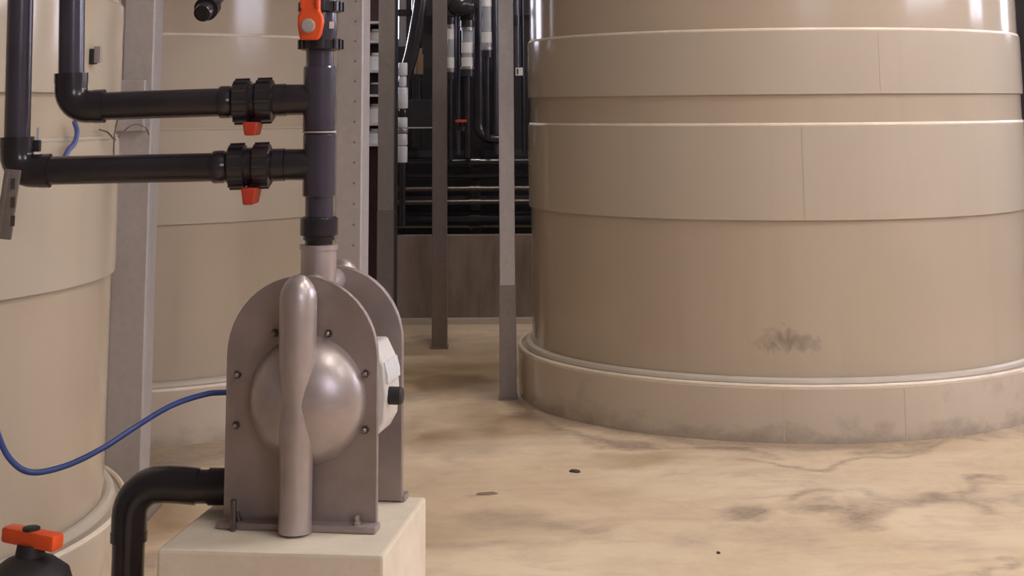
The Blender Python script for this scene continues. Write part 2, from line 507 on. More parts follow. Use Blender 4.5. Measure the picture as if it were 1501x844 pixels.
# unseen strip lamps added under the ceiling to light tanks, pump and floor
def added_ceiling_light(x, y, label):
    r = thing('ceiling_light', label, 'lamp', (x, y, ZC), 0, 'strip lamps under the ceiling')
    MB().box((0, 0, -0.04), (0.30, 1.5, 0.08)).build('housing', 'frame_paint', r, smooth=0)
    MB().box((0, 0, -0.0875), (0.26, 1.44, 0.015)).build('diffuser', 'lamp_glow', r, smooth=0)
for (x, y), lb in zip([(4.6, 1.6), (1.5, 2.3), (4.6, 5.4), (2.2, 5.4), (-0.35, 9.9)],
                      ['strip lamp overhead at the near right corner of the hall', 'strip lamp overhead close above the viewer',
                       'strip lamp overhead in front of the big tank, by the right wall', 'strip lamp overhead in front of the big tank, above the aisle', 'strip lamp overhead at the far end of the aisle']):
    added_ceiling_light(x, y, lb)

# ------------------------------------------------------------------ tanks
ZB = (0.2407, 0.977, 1.4136, 1.5587, 1.8597)
def make_tank(label, loc, rz, beads=('weld', 'weld')):
    r = thing('storage_tank', label, 'tank', (*loc, 0), rz, 'beige plastic storage tanks')
    R = 1.332
    mb = MB()
    mb.lathe([(R, 0.02), (R, 2.42), (R - 0.2, 2.50), (0.45, 2.58), (0.001, 2.58), (0.001, 0.02)], 160, closed=True)
    mb.build('shell', 'tank_shell', r)
    MB().steps((0, 0, 2.57), (0, 0, 2.8), [(0, 0.32), (0.10, 0.32), (0.10, 0.36), (0.14, 0.36), (0.16, 0.3)], 40).build('manhole_lid', 'tank_band', r)
    for (z0, z1), bm_ in zip(((ZB[1], ZB[2]), (ZB[3], ZB[4])), beads):
        b = MB().lathe([(R - 0.004, z0), (R + 0.013, z0), (R + 0.013, z1 - 0.004), (R - 0.004, z1)], 160).build('band', 'tank_band', r)
        MB().lathe([(R - 0.003 + 0.011 * math.cos(q), z1 + 0.002 + 0.011 * math.sin(q)) for q in [2 * PI * k / 8 for k in range(8)]], 160).build('weld_bead', bm_, b)
    g = MB().lathe([(R - 0.01, 0.0), (1.411, 0.0), (1.411, ZB[0] - 0.006), (1.405, ZB[0]), (R - 0.01, ZB[0])], 160).build('base_ring', 'tank_base', r)
    MB().lathe([(1.399 + 0.009 * math.cos(q), ZB[0] + 0.004 + 0.009 * math.sin(q)) for q in [2 * PI * k / 8 for k in range(8)]], 160).build('weld_bead', 'weld', g)
    MB().lathe([(R + 0.016 + 0.022 * math.cos(q), ZB[0] + 0.013 + 0.022 * math.sin(q)) for q in [2 * PI * k / 10 for k in range(10)]], 160).build('weld_bead', 'seam', g)
    for a, z0, z1, rr, hw in () if rz else ((-1.62, ZB[1] + 0.004, ZB[2] - 0.01, R + 0.0132, 0.004), (-1.33, ZB[3] + 0.004, ZB[4] - 0.02, R + 0.0132, 0.003),
                          (-1.72, 0.01, ZB[0] - 0.012, 1.4113, 0.003), (-1.32, 0.01, ZB[0] - 0.012, 1.4113, 0.003)):
        d = Vector((math.cos(a), math.sin(a), 0)); rot = Matrix.Rotation(a, 3, 'Z')
        MB().box(d * rr + Vector((0, 0, (z0 + z1) / 2)), (0.002, hw * 2, z1 - z0), rot).build('vertical_weld', 'tank_band', r)
    return r
make_tank('large beige banded plastic tank filling the right of the view', TANKS[0], 0.0)
make_tank('beige plastic tank at the left edge behind the elbowed pipes', TANKS[1], 1.2, ('tank_band', 'tank_band'))
make_tank('beige plastic tank behind the pump and the galvanised columns', TANKS[2], 0.6, ('tank_band', 'weld'))

# ------------------------------------------------------------------ columns and posts
def base_y(px_x, Y): return at_y(px_x, 300, Y)
def steel_column(label, x, y, w_, d_, rz, plate=None, holes=False):
    r = thing('steel_column', label, 'column', (x, y, 0), rz, 'galvanised columns by the pump')
    h = 2.85
    mb = MB()   # C section: web to the front, flanges running back
    t_ = 0.012
    mb.box((0, -d_ / 2 + t_ / 2, h / 2 + 0.006), (w_, t_, h - 0.012))
    mb.box((-w_ / 2 + t_ / 2, t_ / 2, h / 2 + 0.006), (t_, d_ - t_, h - 0.012))
    mb.box((w_ / 2 - t_ / 2, t_ / 2, h / 2 + 0.006), (t_, d_ - t_, h - 0.012))
    mb.build('shaft', 'galvanised', r, smooth=0, bev=0.004)
    MB().box((0, 0, 0.006), (w_ + 0.09, d_ + 0.09, 0.012)).build('base_plate', 'galvanised_dull', r, smooth=0)
    if plate:
        z0, z1 = plate
        p = MB().box((-0.012, -d_ / 2 - 0.017, (z0 + z1) / 2), (w_ * 0.86, 0.034, z1 - z0), bev=0.004).build('splice_plate', 'galvanised', r, smooth=0)
    if plate:
        MB().box((-w_ * 0.40, -d_ / 2 - 0.004, (plate[1] + h) / 2), (0.016, 0.010, h - plate[1])).build('edge_strip', 'galvanised_brown', r, smooth=0)
    if holes:
        proto = None
        for k in range(34):
            z = 0.55 + 0.082 * k
            if proto is None:
                proto = MB().steps((0, 0, 0), (0, -1, 0), [(0, 0.005), (0.0015, 0.005)], 10).build('slot_hole', 'galvanised_brown', r, loc=(w_ * 0.22, -d_ / 2, z))
            else:
                q = proto.copy(); COL.objects.link(q); q.location = (w_ * 0.22, -d_ / 2, z)
    return r
pL = at_y(199, 400, 6.3)
steel_column('broad galvanised column between the two left tanks', pL.x - 0.008, 6.3, 0.135, 0.16, 0.0, plate=(at_y(199, 192, 6.2).z, at_y(199, 117, 6.2).z))
p2 = at_y(516, 200, 6.6)
steel_column('perforated galvanised column rising right behind the pump', p2.x + 0.004, 6.6, 0.108, 0.12, -0.18, holes=True)

def steel_post(label, px_mid, py_base, width, zs, mats, sl=0.004, Y=None):
    b = at_z(px_mid, py_base) if Y is None else Vector((at_y(px_mid, 400, Y).x, Y, 0))
    r = thing('steel_post', label, 'post', (b.x, b.y + width / 2, 0), 0, 'square posts along the aisle')
    MB().box((0, 0, (zs + ZC) / 2), (width - sl, width - sl, ZC - zs), bev=0.004).build('shaft', mats[0], r, smooth=0)
    MB().box((0, 0, zs / 2), (width, width, zs), bev=0.004).build('lower_sleeve', mats[1], r, smooth=0)
    MB().box((0, 0, 0.005), (width + 0.012, width + 0.04, 0.010)).build('base_plate', mats[1], r, smooth=0)
    return r
steel_post('light grey square post standing against the big tank', 745, 586, 0.090, at_y(745, 420, 8.55).z, ('galvanised', 'galvanised_dull'), 0.008)
steel_post('dull grey square post standing alone mid aisle', 644, 511, 0.098, at_y(644, 378, 10.39).z, ('galvanised_dull', 'galvanised_brown'))
steel_post('grey square post rising behind the right side of pump', 564, 0, 0.098, 0.9, ('galvanised_mid', 'galvanised_dull'), Y=9.7)

# unseen platform added on the two columns to shade the middle tank
pf = thing('steel_platform', 'galvanised platform resting on the two columns behind the pump', 'platform', (-0.65, 6.75, 2.85))
for k in range(10):
    MB().box((-1.125 + 0.25 * k, 0, 0.12), (0.246, 1.30, 0.03)).build('deck_plank', 'galvanised', pf, smooth=0)
for y in (-0.6, -0.3, 0.6):
    MB().box((0, y, 0.0525), (2.5, 0.08, 0.105)).build('beam', 'galvanised', pf, smooth=0)
for k in range(4):
    MB().tube([(-1.2 + 0.8 * k, -0.62, 0.135), (-1.2 + 0.8 * k, -0.62, 1.2)], 0.02, 10).build('rail_post', 'galvanised', pf)
MB().tube([(-1.2, -0.62, 1.2), (1.2, -0.62, 1.2)], 0.02, 10).build('hand_rail', 'galvanised', pf)
MB().tube([(-1.2, -0.62, 0.68), (1.2, -0.62, 0.68)], 0.016, 10).build('mid_rail', 'galvanised', pf)

# ------------------------------------------------------------------ plinth
PZ = 0.50
pr = math.radians(-7)
fc = (at_z(228, 806, PZ) + at_z(563, 813, PZ)) / 2
ax = Vector((math.cos(pr), math.sin(pr), 0)); ay = Vector((-math.sin(pr), math.cos(pr), 0))
pc = fc + ay * 0.275
pl = MB().box((0, 0, PZ / 2), (0.535, 0.55, PZ), bev=0.008).build('concrete_plinth', 'plinth_concrete', smooth=0)
pl.location = (pc.x, pc.y, 0); pl.rotation_euler.z = pr
tag(pl, 'pale cream concrete block carrying the metal pump', 'plinth')

# ------------------------------------------------------------------ pump
AY = math.radians(-9)
O = at_z(440, 772, PZ)
pump = thing('diaphragm_pump', 'grey cast metal double diaphragm pump on the pale block', 'pump', (O.x, O.y, PZ), AY)
def arch(hw, zc, n=28, z0=0.0):
    return [(-hw, z0), (hw, z0)] + [(hw * math.cos(PI * k / n), zc + hw * math.sin(PI * k / n)) for k in range(n + 1)]
GAP = 0.27
for yf, sgn, nm in ((0.0, -1, 'front'), (GAP, 1, 'back')):
    top = 0.40
    MB().prism(arch(0.193, top, z0=0.004), yf - 0.009, yf + 0.009).build(nm + '_plate', 'cast_metal', pump, bev=0.003)
    fl = MB()
    fl.box((0, yf + sgn * 0.022, 0.009), (0.402, 0.056, 0.018), bev=0.008)
    flo = fl.build('foot_flange', 'cast_metal', pump)
    # raised rim along the plate edge
    rim = [(-0.190, 0.02)] + [(-0.190, 0.1 * k + 0.02) for k in range(1, 4)] + [(0.190 * math.cos(PI - PI * k / 24), top + 0.190 * math.sin(PI - PI * k / 24)) for k in range(25)] + [(0.190, 0.32 - 0.1 * k) for k in range(0, 4)]
    MB().tube([(x, yf + sgn * 0.006, z) for x, z in rim], 0.0035, 8).build('edge_rim', 'cast_metal', pump)
    # domed chamber
    MB().ell((0.017, yf + sgn * 0.0, 0.298), (0.148, 0.106, 0.153), 48, 32).build('chamber_dome', 'cast_metal_light' if sgn < 0 else 'cast_metal', pump)
    # chamber manifold running up over the dome
    x_, y_ = 0.008, yf + sgn * 0.071
    up = [(x_, y_, 0.300), (x_, y_, 0.35), (x_, y_, 0.40), (x_, y_, 0.50), (x_, y_, 0.545)]
    mt = MB().tube(up + [(x_, y_ - sgn * 0.002, 0.562), (x_, y_ - sgn * 0.008, 0.577), (x_, y_ - sgn * 0.014, 0.586), (x_, y_ - sgn * 0.020, 0.590)],
                   [0.041, 0.043, 0.046, 0.046, 0.046, 0.0435, 0.036, 0.025, 0.010], 28).build('upper_manifold', 'cast_metal_light', pump)
    MB().tube([(x_, y_, 0.006), (x_, y_, 0.10), (x_, y_, 0.19), (x_, y_, 0.235), (x_, y_, 0.275), (x_, y_, 0.305)],
              [0.040, 0.040, 0.041, 0.043, 0.043, 0.040], 28).build('lower_manifold', 'cast_metal_light', pump)
    for bx, bz in ((-0.069, 0.455), (0.068, 0.456), (-0.164, 0.354), (0.164, 0.362), (-0.165, 0.234), (0.163, 0.231)):
        b = MB().steps((bx, yf + sgn * 0.006, bz), (bx, yf + sgn * 1, bz), [(0, 0.011), (0.003, 0.011), (0.003, 0.0075), (0.010, 0.0075)], 6).build('bolt', 'bolt_dark', pump)
        MB().steps((bx, yf + sgn * 0.0155, bz), (bx, yf + sgn * 1, bz), [(0, 0.005), (0.006, 0.005), (0.008, 0.003)], 12).build('stud', 'steel', b)
# ties between the two plates
MB().steps((0, 0.008, 0.298), (0, 1, 0.298), [(0, 0.15), (0.03, 0.15), (0.055, 0.11), (0.20, 0.11), (0.225, 0.15), (GAP - 0.016, 0.15)], 40).build('centre_block', 'cast_metal', pump)
# outlet: cross pipe behind the plate tops and the neck going up
MB().tube([(0.004, 0.0, 0.552), (0.004, GAP, 0.552)], 0.036, 24).build('top_manifold', 'cast_metal_light', pump)
MB().steps((0.002, 0.125, 0.56), (0.002, 0.125, 1), [(0, 0.044), (0.02, 0.046), (0.086, 0.046), (0.086, 0.049), (0.098, 0.049)], 32).build('outlet_neck', 'cast_metal_light', pump)
MB().tube([(0.004, 0.0, 0.056), (0.004, GAP, 0.056)], 0.032, 24).build('bottom_manifold', 'cast_metal', pump)
MB().tube([(0.004, 0.125, 0.056), (-0.205, 0.125, 0.056)], 0.036, 24).build('inlet_neck', 'cast_metal', pump)
# air valve on the right side, with label plate and silencer
MB().prism([(0.10, 0.20), (0.172, 0.20), (0.192, 0.235), (0.197, 0.30), (0.190, 0.37), (0.165, 0.42), (0.10, 0.42)], 0.07, 0.215).build('air_valve', 'label_white', pump, bev=0.006)
MB().prism([(0.1925, 0.325), (0.1995, 0.325), (0.1985, 0.345), (0.1905, 0.375), (0.1855, 0.375)], 0.075, 0.21).build('valve_label', 'canister', pump)
MB().steps((0.19, 0.105, 0.292), (1, 0.105, 0.292), [(0, 0.017), (0.006, 0.017), (0.006, 0.022), (0.036, 0.022), (0.040, 0.018)], 20).build('silencer', 'rubber', pump)
# foot bolts
for bx, yf in ((-0.148, -0.032), (0.150, -0.032), (-0.148, GAP + 0.032), (0.150, GAP + 0.032)):
    MB().steps((bx, yf, 0.016), (bx, yf, 1), [(0, 0.014), (0.003, 0.014), (0.003, 0.0095), (0.010, 0.0095), (0.010, 0.006), (0.022, 0.006)], 10).build('foot_bolt', 'steel' if bx > 0 else 'bolt_dark', pump)
MB().tube([(-0.150, -0.060, 0.0), (-0.150, -0.060, 0.072)], 0.0075, 10).build('anchor_rod', 'bolt_dark', pump)

def pw(x, y, z):   # pump local to world
    return Vector((O.x + x * math.cos(AY) - y * math.sin(AY), O.y + x * math.sin(AY) + y * math.cos(AY), PZ + z))

# ------------------------------------------------------------------ riser above the pump
RP = pw(0.002, 0.125, 0.652)
YR = RP.y
def zpx(y, x=468): return at_y(x, y, YR).z
ris = thing('riser_pipe', 'dark vertical pipe with two side tees standing on the pump outlet', 'pipe', RP)
rx = -0.008
def dz(y): return zpx(y) - RP.z
MB().steps((0, 0, 0.006), (0, 0, 1), [(0, 0.036), (0.012, 0.036), (0.012, 0.041), (dz(346) - 0.006, 0.041), (dz(344) - 0.006, 0.049), (dz(320) - 0.006, 0.049), (dz(317) - 0.006, 0.041)], 28).build('threaded_coupling', 'pvc', ris)
MB().tube([(0, 0, dz(330)), (rx * .4, 0, dz(100)), (rx * .5, 0, dz(74))], 0.0365, 28).build('pipe', 'pvc_blue', ris)
def tee(y0, y1, yb, xo):
    z0, z1 = dz(y1), dz(y0)
    zb = dz(yb)
    tb = MB().steps((xo, 0, z0), (xo, 0, 10), [(0, 0.040), (0.004, 0.043), (z1 - z0 - 0.004, 0.043), (z1 - z0, 0.040)], 28).build('tee', 'pvc_blue', ris)
    MB().steps((xo, 0, zb), (-5, 0, zb), [(0, 0.035), (0.045, 0.040), (0.088, 0.040), (0.09, 0.037)], 28).build('side_socket', 'pvc', tb)
tee(97, 192, 146, rx * .4)
tee(195, 288, 241, rx * .2)
MB().lathe([(0.0365, dz(192)), (0.0445, dz(192)), (0.0445, dz(194.5)), (0.0365, dz(194.5))], 32).build('joint_ring', 'weld' if False else 'cap_grey', ris, loc=(rx * .3, 0, 0))

tag(ris, ris['label'], 'pipe')

def lever(mb, pts, th):
    return mb.prism(pts, -th / 2, th / 2)

# top ball valve, handle facing the viewer
vz0, vz1 = zpx(75), zpx(-25)
top = thing('ball_valve', 'dark ball valve with orange lever above the riser pipe', 'valve', (RP.x - 0.002, YR, vz0))
L_ = vz1 - vz0
Zv = lambda y: zpx(y) - vz0
MB().steps((0, 0, 0), (0, 0, 1), [(0, 0.040), (0.003, 0.040), (Zv(62), 0.040), (Zv(50), 0.043), (Zv(20), 0.043), (Zv(0), 0.040), (L_, 0.040)], 32).build('valve_body', 'pvc_blue', top)
for ya, yb in ((74, 57), (19, 2)):
    z0, z1 = Zv(ya), Zv(yb)
    nut = MB().steps((0, 0, z0), (0, 0, 1), [(0, 0.050), (0.004, 0.057), (z1 - z0 - 0.003, 0.057), (z1 - z0, 0.052)], 32).build('union_nut', 'pvc', top)
    rb = None
    for k in range(16):
        a = 2 * PI * k / 16
        if rb is None:
            rb = MB().box((0, 0, 0), (0.007, 0.007, z1 - z0 - 0.006)).build('grip_rib', 'pvc', nut, smooth=0)
        else:
            q = rb.copy(); COL.objects.link(q); rb_ = q
            q.location = (0.057 * math.cos(a), 0.057 * math.sin(a), (z0 + z1) / 2); q.rotation_euler.z = a; continue
        rb.location = (0.057, 0, (z0 + z1) / 2)
hx = at_y(454, 38, YR - 0.09).x - (RP.x - 0.002); hz = at_y(454, 38, YR - 0.09).z - vz0
MB().steps((hx * .8, -0.036, hz), (hx, -1, hz), [(0, 0.020), (0.03, 0.020), (0.036, 0.016)], 20).build('valve_stem', 'pvc', top)
pts = [(-0.024, -0.036), (0.022, -0.036), (0.030, -0.022), (0.036, 0.010), (0.034, 0.026), (0.026, 0.040), (0.028, 0.15), (0.022, 0.165), (-0.022, 0.165), (-0.026, 0.15), (-0.024, 0.040), (-0.031, 0.026), (-0.031, 0.0)]
lv = MB().prism([(hx + a, hz + b) for a, b in pts], -0.098, -0.070).build('lever_handle', 'orange', top, bev=0.005)
for s_ in (-1, 1):
    MB().box((hx + s_ * 0.020, -0.101, hz + 0.10), (0.008, 0.012, 0.11), bev=0.003).build('handle_rib', 'orange', lv)
MB().steps((hx - 0.003, -0.094, hz), (hx - 0.003, -1, hz), [(0, 0.0185), (0.010, 0.0185), (0.013, 0.015)], 24).build('stem_cap', 'cap_grey', lv)
MB().box((0.032, -0.034, Zv(38)), (0.012, 0.008, 0.018)).build('small_label', 'label_white', top, smooth=0)

# branch pipes with elbows and union ball valves
def union_valve(label, A, B, hx_px, hy0, hy1):
    """valve between A (left) and B (right)"""
    A = Vector(A); B = Vector(B); d = (B - A); L = d.length
    r = thing('ball_valve', label, 'valve', A, 0, 'inline ball valves on the branch pipes')
    e = d.normalized(); Z = Vector((0, 0, 0))
    MB().steps(Z, e, [(0, 0.040), (0.004, 0.042), (L * .15, 0.042), (L * .2, 0.036), (L - 0.03, 0.037), (L - 0.03, 0.042), (L, 0.042)], 28).build('valve_body', 'pvc', r)
    for c in (0.34, 0.68):
        p0 = e * (L * c - 0.025)
        nut = MB().steps(p0, p0 + e, [(0, 0.046), (0.006, 0.056), (0.044, 0.056), (0.050, 0.047)], 24).build('union_nut', 'pvc', r)
        up = Vector((0, 0, 1)); fw = Vector((0, 1, 0))
        for k in range(12):
            a = 2 * PI * k / 12
            q = MB().tube([p0 + e * 0.006 + (up * math.cos(a) + fw * math.sin(a)) * 0.056, p0 + e * 0.044 + (up * math.cos(a) + fw * math.sin(a)) * 0.056], 0.0045, 6)
            q.build('grip_rib', 'pvc', nut)
    MB().steps(e * (L * .34), e * L, [(0, 0.047), (L * .34, 0.047)], 24).build('valve_core', 'pvc', r)
    pc_ = at_y(hx_px, (hy0 + hy1) / 2, A.y)
    z0 = at_y(hx_px, hy1, A.y).z - A.z; xh = pc_.x - A.x
    MB().steps((xh, 0, e.z * xh - 0.040), (xh, 0, -5), [(0, 0.017), (0.025, 0.017)], 16).build('valve_stem', 'pvc', r)
    zt = at_y(hx_px, hy0, A.y).z - A.z + 0.006
    MB().prism([(xh - 0.020, zt), (xh - 0.014, z0), (xh + 0.012, z0), (xh + 0.020, zt)], -0.075, 0.024).build('lever_handle', 'red_dark', r, bev=0.004)
    return r
YB = YR
def P(x, y): return at_y(x, y, YB)
def branch(label, name_pts, r_):
    pass
def make_branch(label, pe, pv, ptop, clamp=None):
    """pe: elbow corner px, pv: right end px, ptop: top px"""
    E, V_, T = P(*pe), P(*pv), P(*ptop)
    r = thing('branch_pipe', label, 'pipe', E)
    h = (V_ - E); hd = h.normalized(); u = (T - E); ud = u.normalized()
    R_ = 0.0425
    MB().tube([hd * 0.05, h], 0.0365, 24).build('horizontal_pipe', 'pvc', r)
    MB().tube([ud * 0.05, u], 0.0335, 24).build('vertical_pipe', 'pvc_blue', r)
    pts = [ud * 0.085, ud * 0.05] + [ud * (0.045 * (1 - math.sin(q))) + hd * (0.045 * (1 - math.cos(q))) for q in [PI / 2 * k / 8 for k in range(9)]] + [hd * 0.05, hd * 0.085]
    el = MB().tube(pts, R_, 24).build('elbow', 'pvc', r)
    MB().tube([ud * 0.062, ud * 0.088], R_ + 0.0012, 24).build('elbow_collar', 'pvc', el)
    MB().tube([hd * 0.062, hd * 0.088], R_ + 0.0012, 24).build('elbow_collar', 'pvc', el)
    return r
tee_x1 = RP.x + rx * .4 - 0.088
v1a, v1b = P(322, 150), Vector((tee_x1, YB, zpx(146)))
v2a, v2b = P(312, 245), Vector((tee_x1, YB, zpx(241)))
make_branch('upper dark elbowed pipe running left then up from the valve', (104, 157), (322, 150), (106, -40))
low_branch = make_branch('lower dark elbowed pipe turning up at the left edge', (24, 251), (312, 245), (31, -40))
union_valve('union ball valve with red lever on the upper branch pipe', v1a, v1b, 373, 182, 198)
union_valve('union ball valve with red lever on the lower branch pipe', v2a, v2b, 371, 277, 298)

# suction pipe at the pump foot
si = pw(-0.205, 0.125, 0.056)
sp_ = thing('suction_pipe', 'thick black pipe elbowing down from the pump foot', 'pipe', si)
cx = at_y(189, 780, si.y).x - si.x
zr = 0.02
end = Vector((cx, 0.0, 0)); Rb = 0.075
MB().steps((0.005, 0, zr * .2), (-1, 0, zr * .2), [(0, 0.040), (0.03, 0.040), (0.03, 0.045), (0.075, 0.045), (0.075, 0.041), (0.13, 0.041)], 28).build('coupling', 'pvc', sp_)
MB().tube([(-0.10, 0, zr * .2), (-0.14, 0, zr * .4), (cx + Rb + 0.02, 0, zr * .5)] + [(cx + Rb - Rb * math.sin(q), 0, zr * .5 - Rb + Rb * math.cos(q)) for q in [PI / 2 * k / 9 for k in range(1, 10)]] + [(cx, 0, -Rb - 0.03)], 0.045, 28).build('elbow', 'pvc', sp_)
MB().tube([(cx, 0, -Rb - 0.02), (cx, 0, -si.z + 0.002)], 0.041, 28).build('vertical_pipe', 'pvc', sp_)
MB().tube([(cx, 0, -Rb - 0.028), (cx, 0, -Rb - 0.05)], 0.0465, 28).build('elbow_collar', 'pvc', sp_)

# blue air hose
hs = pw(-0.10, 0.12, 0.30)
h_pts = [at_y(332, 575, 4.20), at_y(300, 578, 4.19), at_y(250, 595, 4.16), at_y(195, 628, 4.10), at_y(150, 657, 4.04), at_y(95, 683, 3.99), at_y(45, 692, 3.95), at_y(15, 673, 3.93), at_y(-3, 636, 3.92), at_y(-14, 590, 3.92), at_y(-22, 520, 3.92)]
hose = thing('air_hose', 'thin blue air hose sagging left from the pump', 'hose', h_pts[0])
hp = [Vector(h_pts[0]) + Vector((0.10, 0.01, 0.0))] + h_pts
MB().tube([q - Vector(h_pts[0]) for q in smooth_path(hp, 8)], 0.0072, 12).build('hose_tube', 'hose_blue', hose)
MB().steps(Vector((0.115, 0.012, 0.0)), Vector((-1, 0, 0)), [(0, 0.010), (0.03, 0.010), (0.034, 0.008)], 12).build('hose_fitting', 'steel', hose)

# valve at lower left with orange T handle
vb = at_y(45, 800, 3.80)
tv = thing('floor_valve', 'black valve with orange cross handle at the lower left corner', 'valve', (vb.x, vb.y, 0))
MB().lathe([(0.001, vb.z - 0.185), (0.045, vb.z - 0.185), (0.085, vb.z - 0.14), (0.100, vb.z - 0.09), (0.088, vb.z - 0.052), (0.055, vb.z - 0.028), (0.034, vb.z - 0.020), (0.030, vb.z + 0.005), (0.001, vb.z + 0.005)], 32, closed=True).build('valve_body', 'rubber', tv)
MB().steps((0, 0, 0), (0, 0, 1), [(0, 0.075), (0.02, 0.075), (0.02, 0.045), (vb.z - 0.18, 0.045)], 28).build('pipe_stand', 'pvc', tv)
hb = MB()
rot = Matrix.Rotation(math.radians(-24), 3, 'Z') @ Matrix.Rotation(math.radians(3), 3, 'Y')
hb.box((0.003, 0, vb.z + 0.018), (0.150, 0.042, 0.036), rot, bev=0.009)
hb.build('handle', 'orange', tv)
MB().steps((0.0, 0, vb.z + 0.034), (0, 0, 5), [(0, 0.020), (0.006, 0.020), (0.008, 0.016)], 20).build('handle_cap', 'rubber', tv)

# small dark pipe stub poking in at the top
q0, q1 = at_y(296, 20, 4.6), at_y(335, -25, 4.9)
st_ = thing('pipe_stub', 'short open dark pipe end poking down at the top edge', 'pipe', q0)
dd = (q1 - q0)
MB().steps((0, 0, 0), dd, [(0, 0.024), (0.004, 0.026), (0.045, 0.026), (0.045, 0.036), (0.085, 0.036), (0.085, 0.024), (dd.length + 0.5, 0.024)], 20).build('nozzle', 'pvc', st_)
MB().steps(dd.normalized() * -0.001, -dd, [(0, 0.017), (0.001, 0.017)], 20).build('bore', 'black_paint', st_)

# ------------------------------------------------------------------ little things on the left tank
def on_tank(x, y, T, R_=1.332):
    d = ray(x, y); a = d.x ** 2 + d.y ** 2; b = -(d.x * T[0] + d.y * T[1]); c = T[0] ** 2 + T[1] ** 2 - R_ ** 2
    D = max(b * b - a * c, 0); return CAM + d * ((-b - math.sqrt(D)) / a)
def tank_frame(Pt, T):
    n = Vector((Pt.x - T[0], Pt.y - T[1], 0)).normalized(); return math.atan2(n.y, n.x)
c1 = on_tank(131, 83, TANKS[1], 1.338)
cl = thing('pipe_clip', 'small black and grey clip fixed on the left tank', 'clip', c1, tank_frame(c1, TANKS[1]))
MB().box((0.010, 0, 0), (0.022, 0.035, 0.048), bev=0.003).build('clip_body', 'rubber', cl)
MB().box((0.030, -0.004, 0.006), (0.022, 0.018, 0.052), bev=0.002).build('clip_jaw', 'clip_grey', cl)
c2 = at_y(8, 300, 4.0)
bk = thing('strut_bracket', 'slotted pale metal bracket below the lower left elbow', 'bracket', (c2.x, 4.02, c2.z))
MB().box((0, 0, 0), (0.040, 0.012, 0.17), Matrix.Rotation(0.10, 3, 'Y'), bev=0.002).build('strut', 'galvanised_dull', bk)
for k in range(3):
    MB().box((0.012 + 0.002 * k, -0.0065, 0.05 - 0.045 * k), (0.010, 0.002, 0.026)).build('slot', 'bolt_dark', bk, smooth=0)
MB().box((-0.012, 0.006, 0.0), (0.012, 0.03, 0.16), Matrix.Rotation(0.10, 3, 'Y'), bev=0.002).build('flange', 'galvanised_dull', bk)
# clamp behind the lower elbow
kc = P(40, 214)
kb = MB().lathe([(0.0335, -0.012), (0.0395, -0.012), (0.0395, 0.012), (0.0335, 0.012)], 28).build('pipe_clamp', 'rubber', low_branch, loc=Vector((P(27, 205).x, YB, kc.z)) - low_branch.location)
MB().box((0.046, 0.01, 0.0), (0.018, 0.02, 0.030), bev=0.002).build('clamp_ear', 'rubber', kb)
MB().box((0.047, 0.012, 0.030), (0.008, 0.006, 0.034)).build('clamp_screw', 'white_plastic', kb, smooth=0)
# thin wire scribble tied near the column and a scrap of blue tape
def wpt(x, y):
    if x < 166: return on_tank(x, y, TANKS[1], 1.352)
    return at_y(x, y, 5.05 + (x - 166) * 0.02)
wp = [wpt(x, y) for x, y in ((146, 190), (158, 194), (170, 204), (186, 188), (200, 182), (214, 188), (218, 197))]
wr = thing('tie_wire', 'thin dark tie wire curling beside the left column', 'wire', wp[2])
MB().tube([q - wp[2] for q in smooth_path(wp, 5)], 0.0028, 6).build('wire_strand', 'wire', wr)
wq = [wpt(max(x, 167), y) for x, y in ((172, 176), (168, 196), (165, 212), (164, 226), (170, 236))]
MB().tube([q - wp[2] for q in smooth_path(wq, 5)], 0.0028, 6).build('wire_strand', 'wire', wr)
MB().ell((0, 0, 0), (0.008, 0.006, 0.006), 8, 6).build('wire_knot', 'cap_grey', wr)
tq = [on_tank(x, y, TANKS[1], 1.365) for x, y in ((109, 178), (113, 192), (110, 208), (101, 219), (95, 230))]
tpz = thing('blue_strap', 'scrap of blue strap hanging below the upper elbow', 'strap', tq[0])
MB().tube([q - tq[0] for q in smooth_path(tq, 6)], [0.008] * 25, 8).build('strap', 'tape_blue', tpz)

# ------------------------------------------------------------------ bits on the floor
def chip(px, py, sx, sy, rz, label, mat='debris'):
    p = at_z(px, py)
    pts = [(sx * math.cos(q) * random.uniform(.75, 1.1), sy * math.sin(q) * random.uniform(.75, 1.1)) for q in [2 * PI * k / 9 for k in range(9)]]
    bm = MB()
    lo = [bm.bm.verts.new((x, y, 0.0)) for x, y in pts]; hi = [bm.bm.verts.new((x * .8, y * .8, 0.004 + 0.003 * random.random())) for x, y in pts]
    bm.bm.faces.new(lo[::-1]); bm.bm.faces.new(hi)
    for k in range(9): bm.bm.faces.new((lo[k], lo[(k + 1) % 9], hi[(k + 1) % 9], hi[k]))
    o = bm.build('floor_chip', mat, smooth=0); o.location = p; o.rotation_euler.z = rz
    tag(o, label, 'debris')
chip(843, 691, 0.027, 0.030, 0.1, 'dark oval chip lying on the open floor')
chip(713, 724, 0.050, 0.022, 0.15, 'flat brown flake on the floor right of the block', 'flake')
chip(1053, 811, 0.007, 0.008, 0.0, 'tiny dark speck on the floor near the bottom edge')

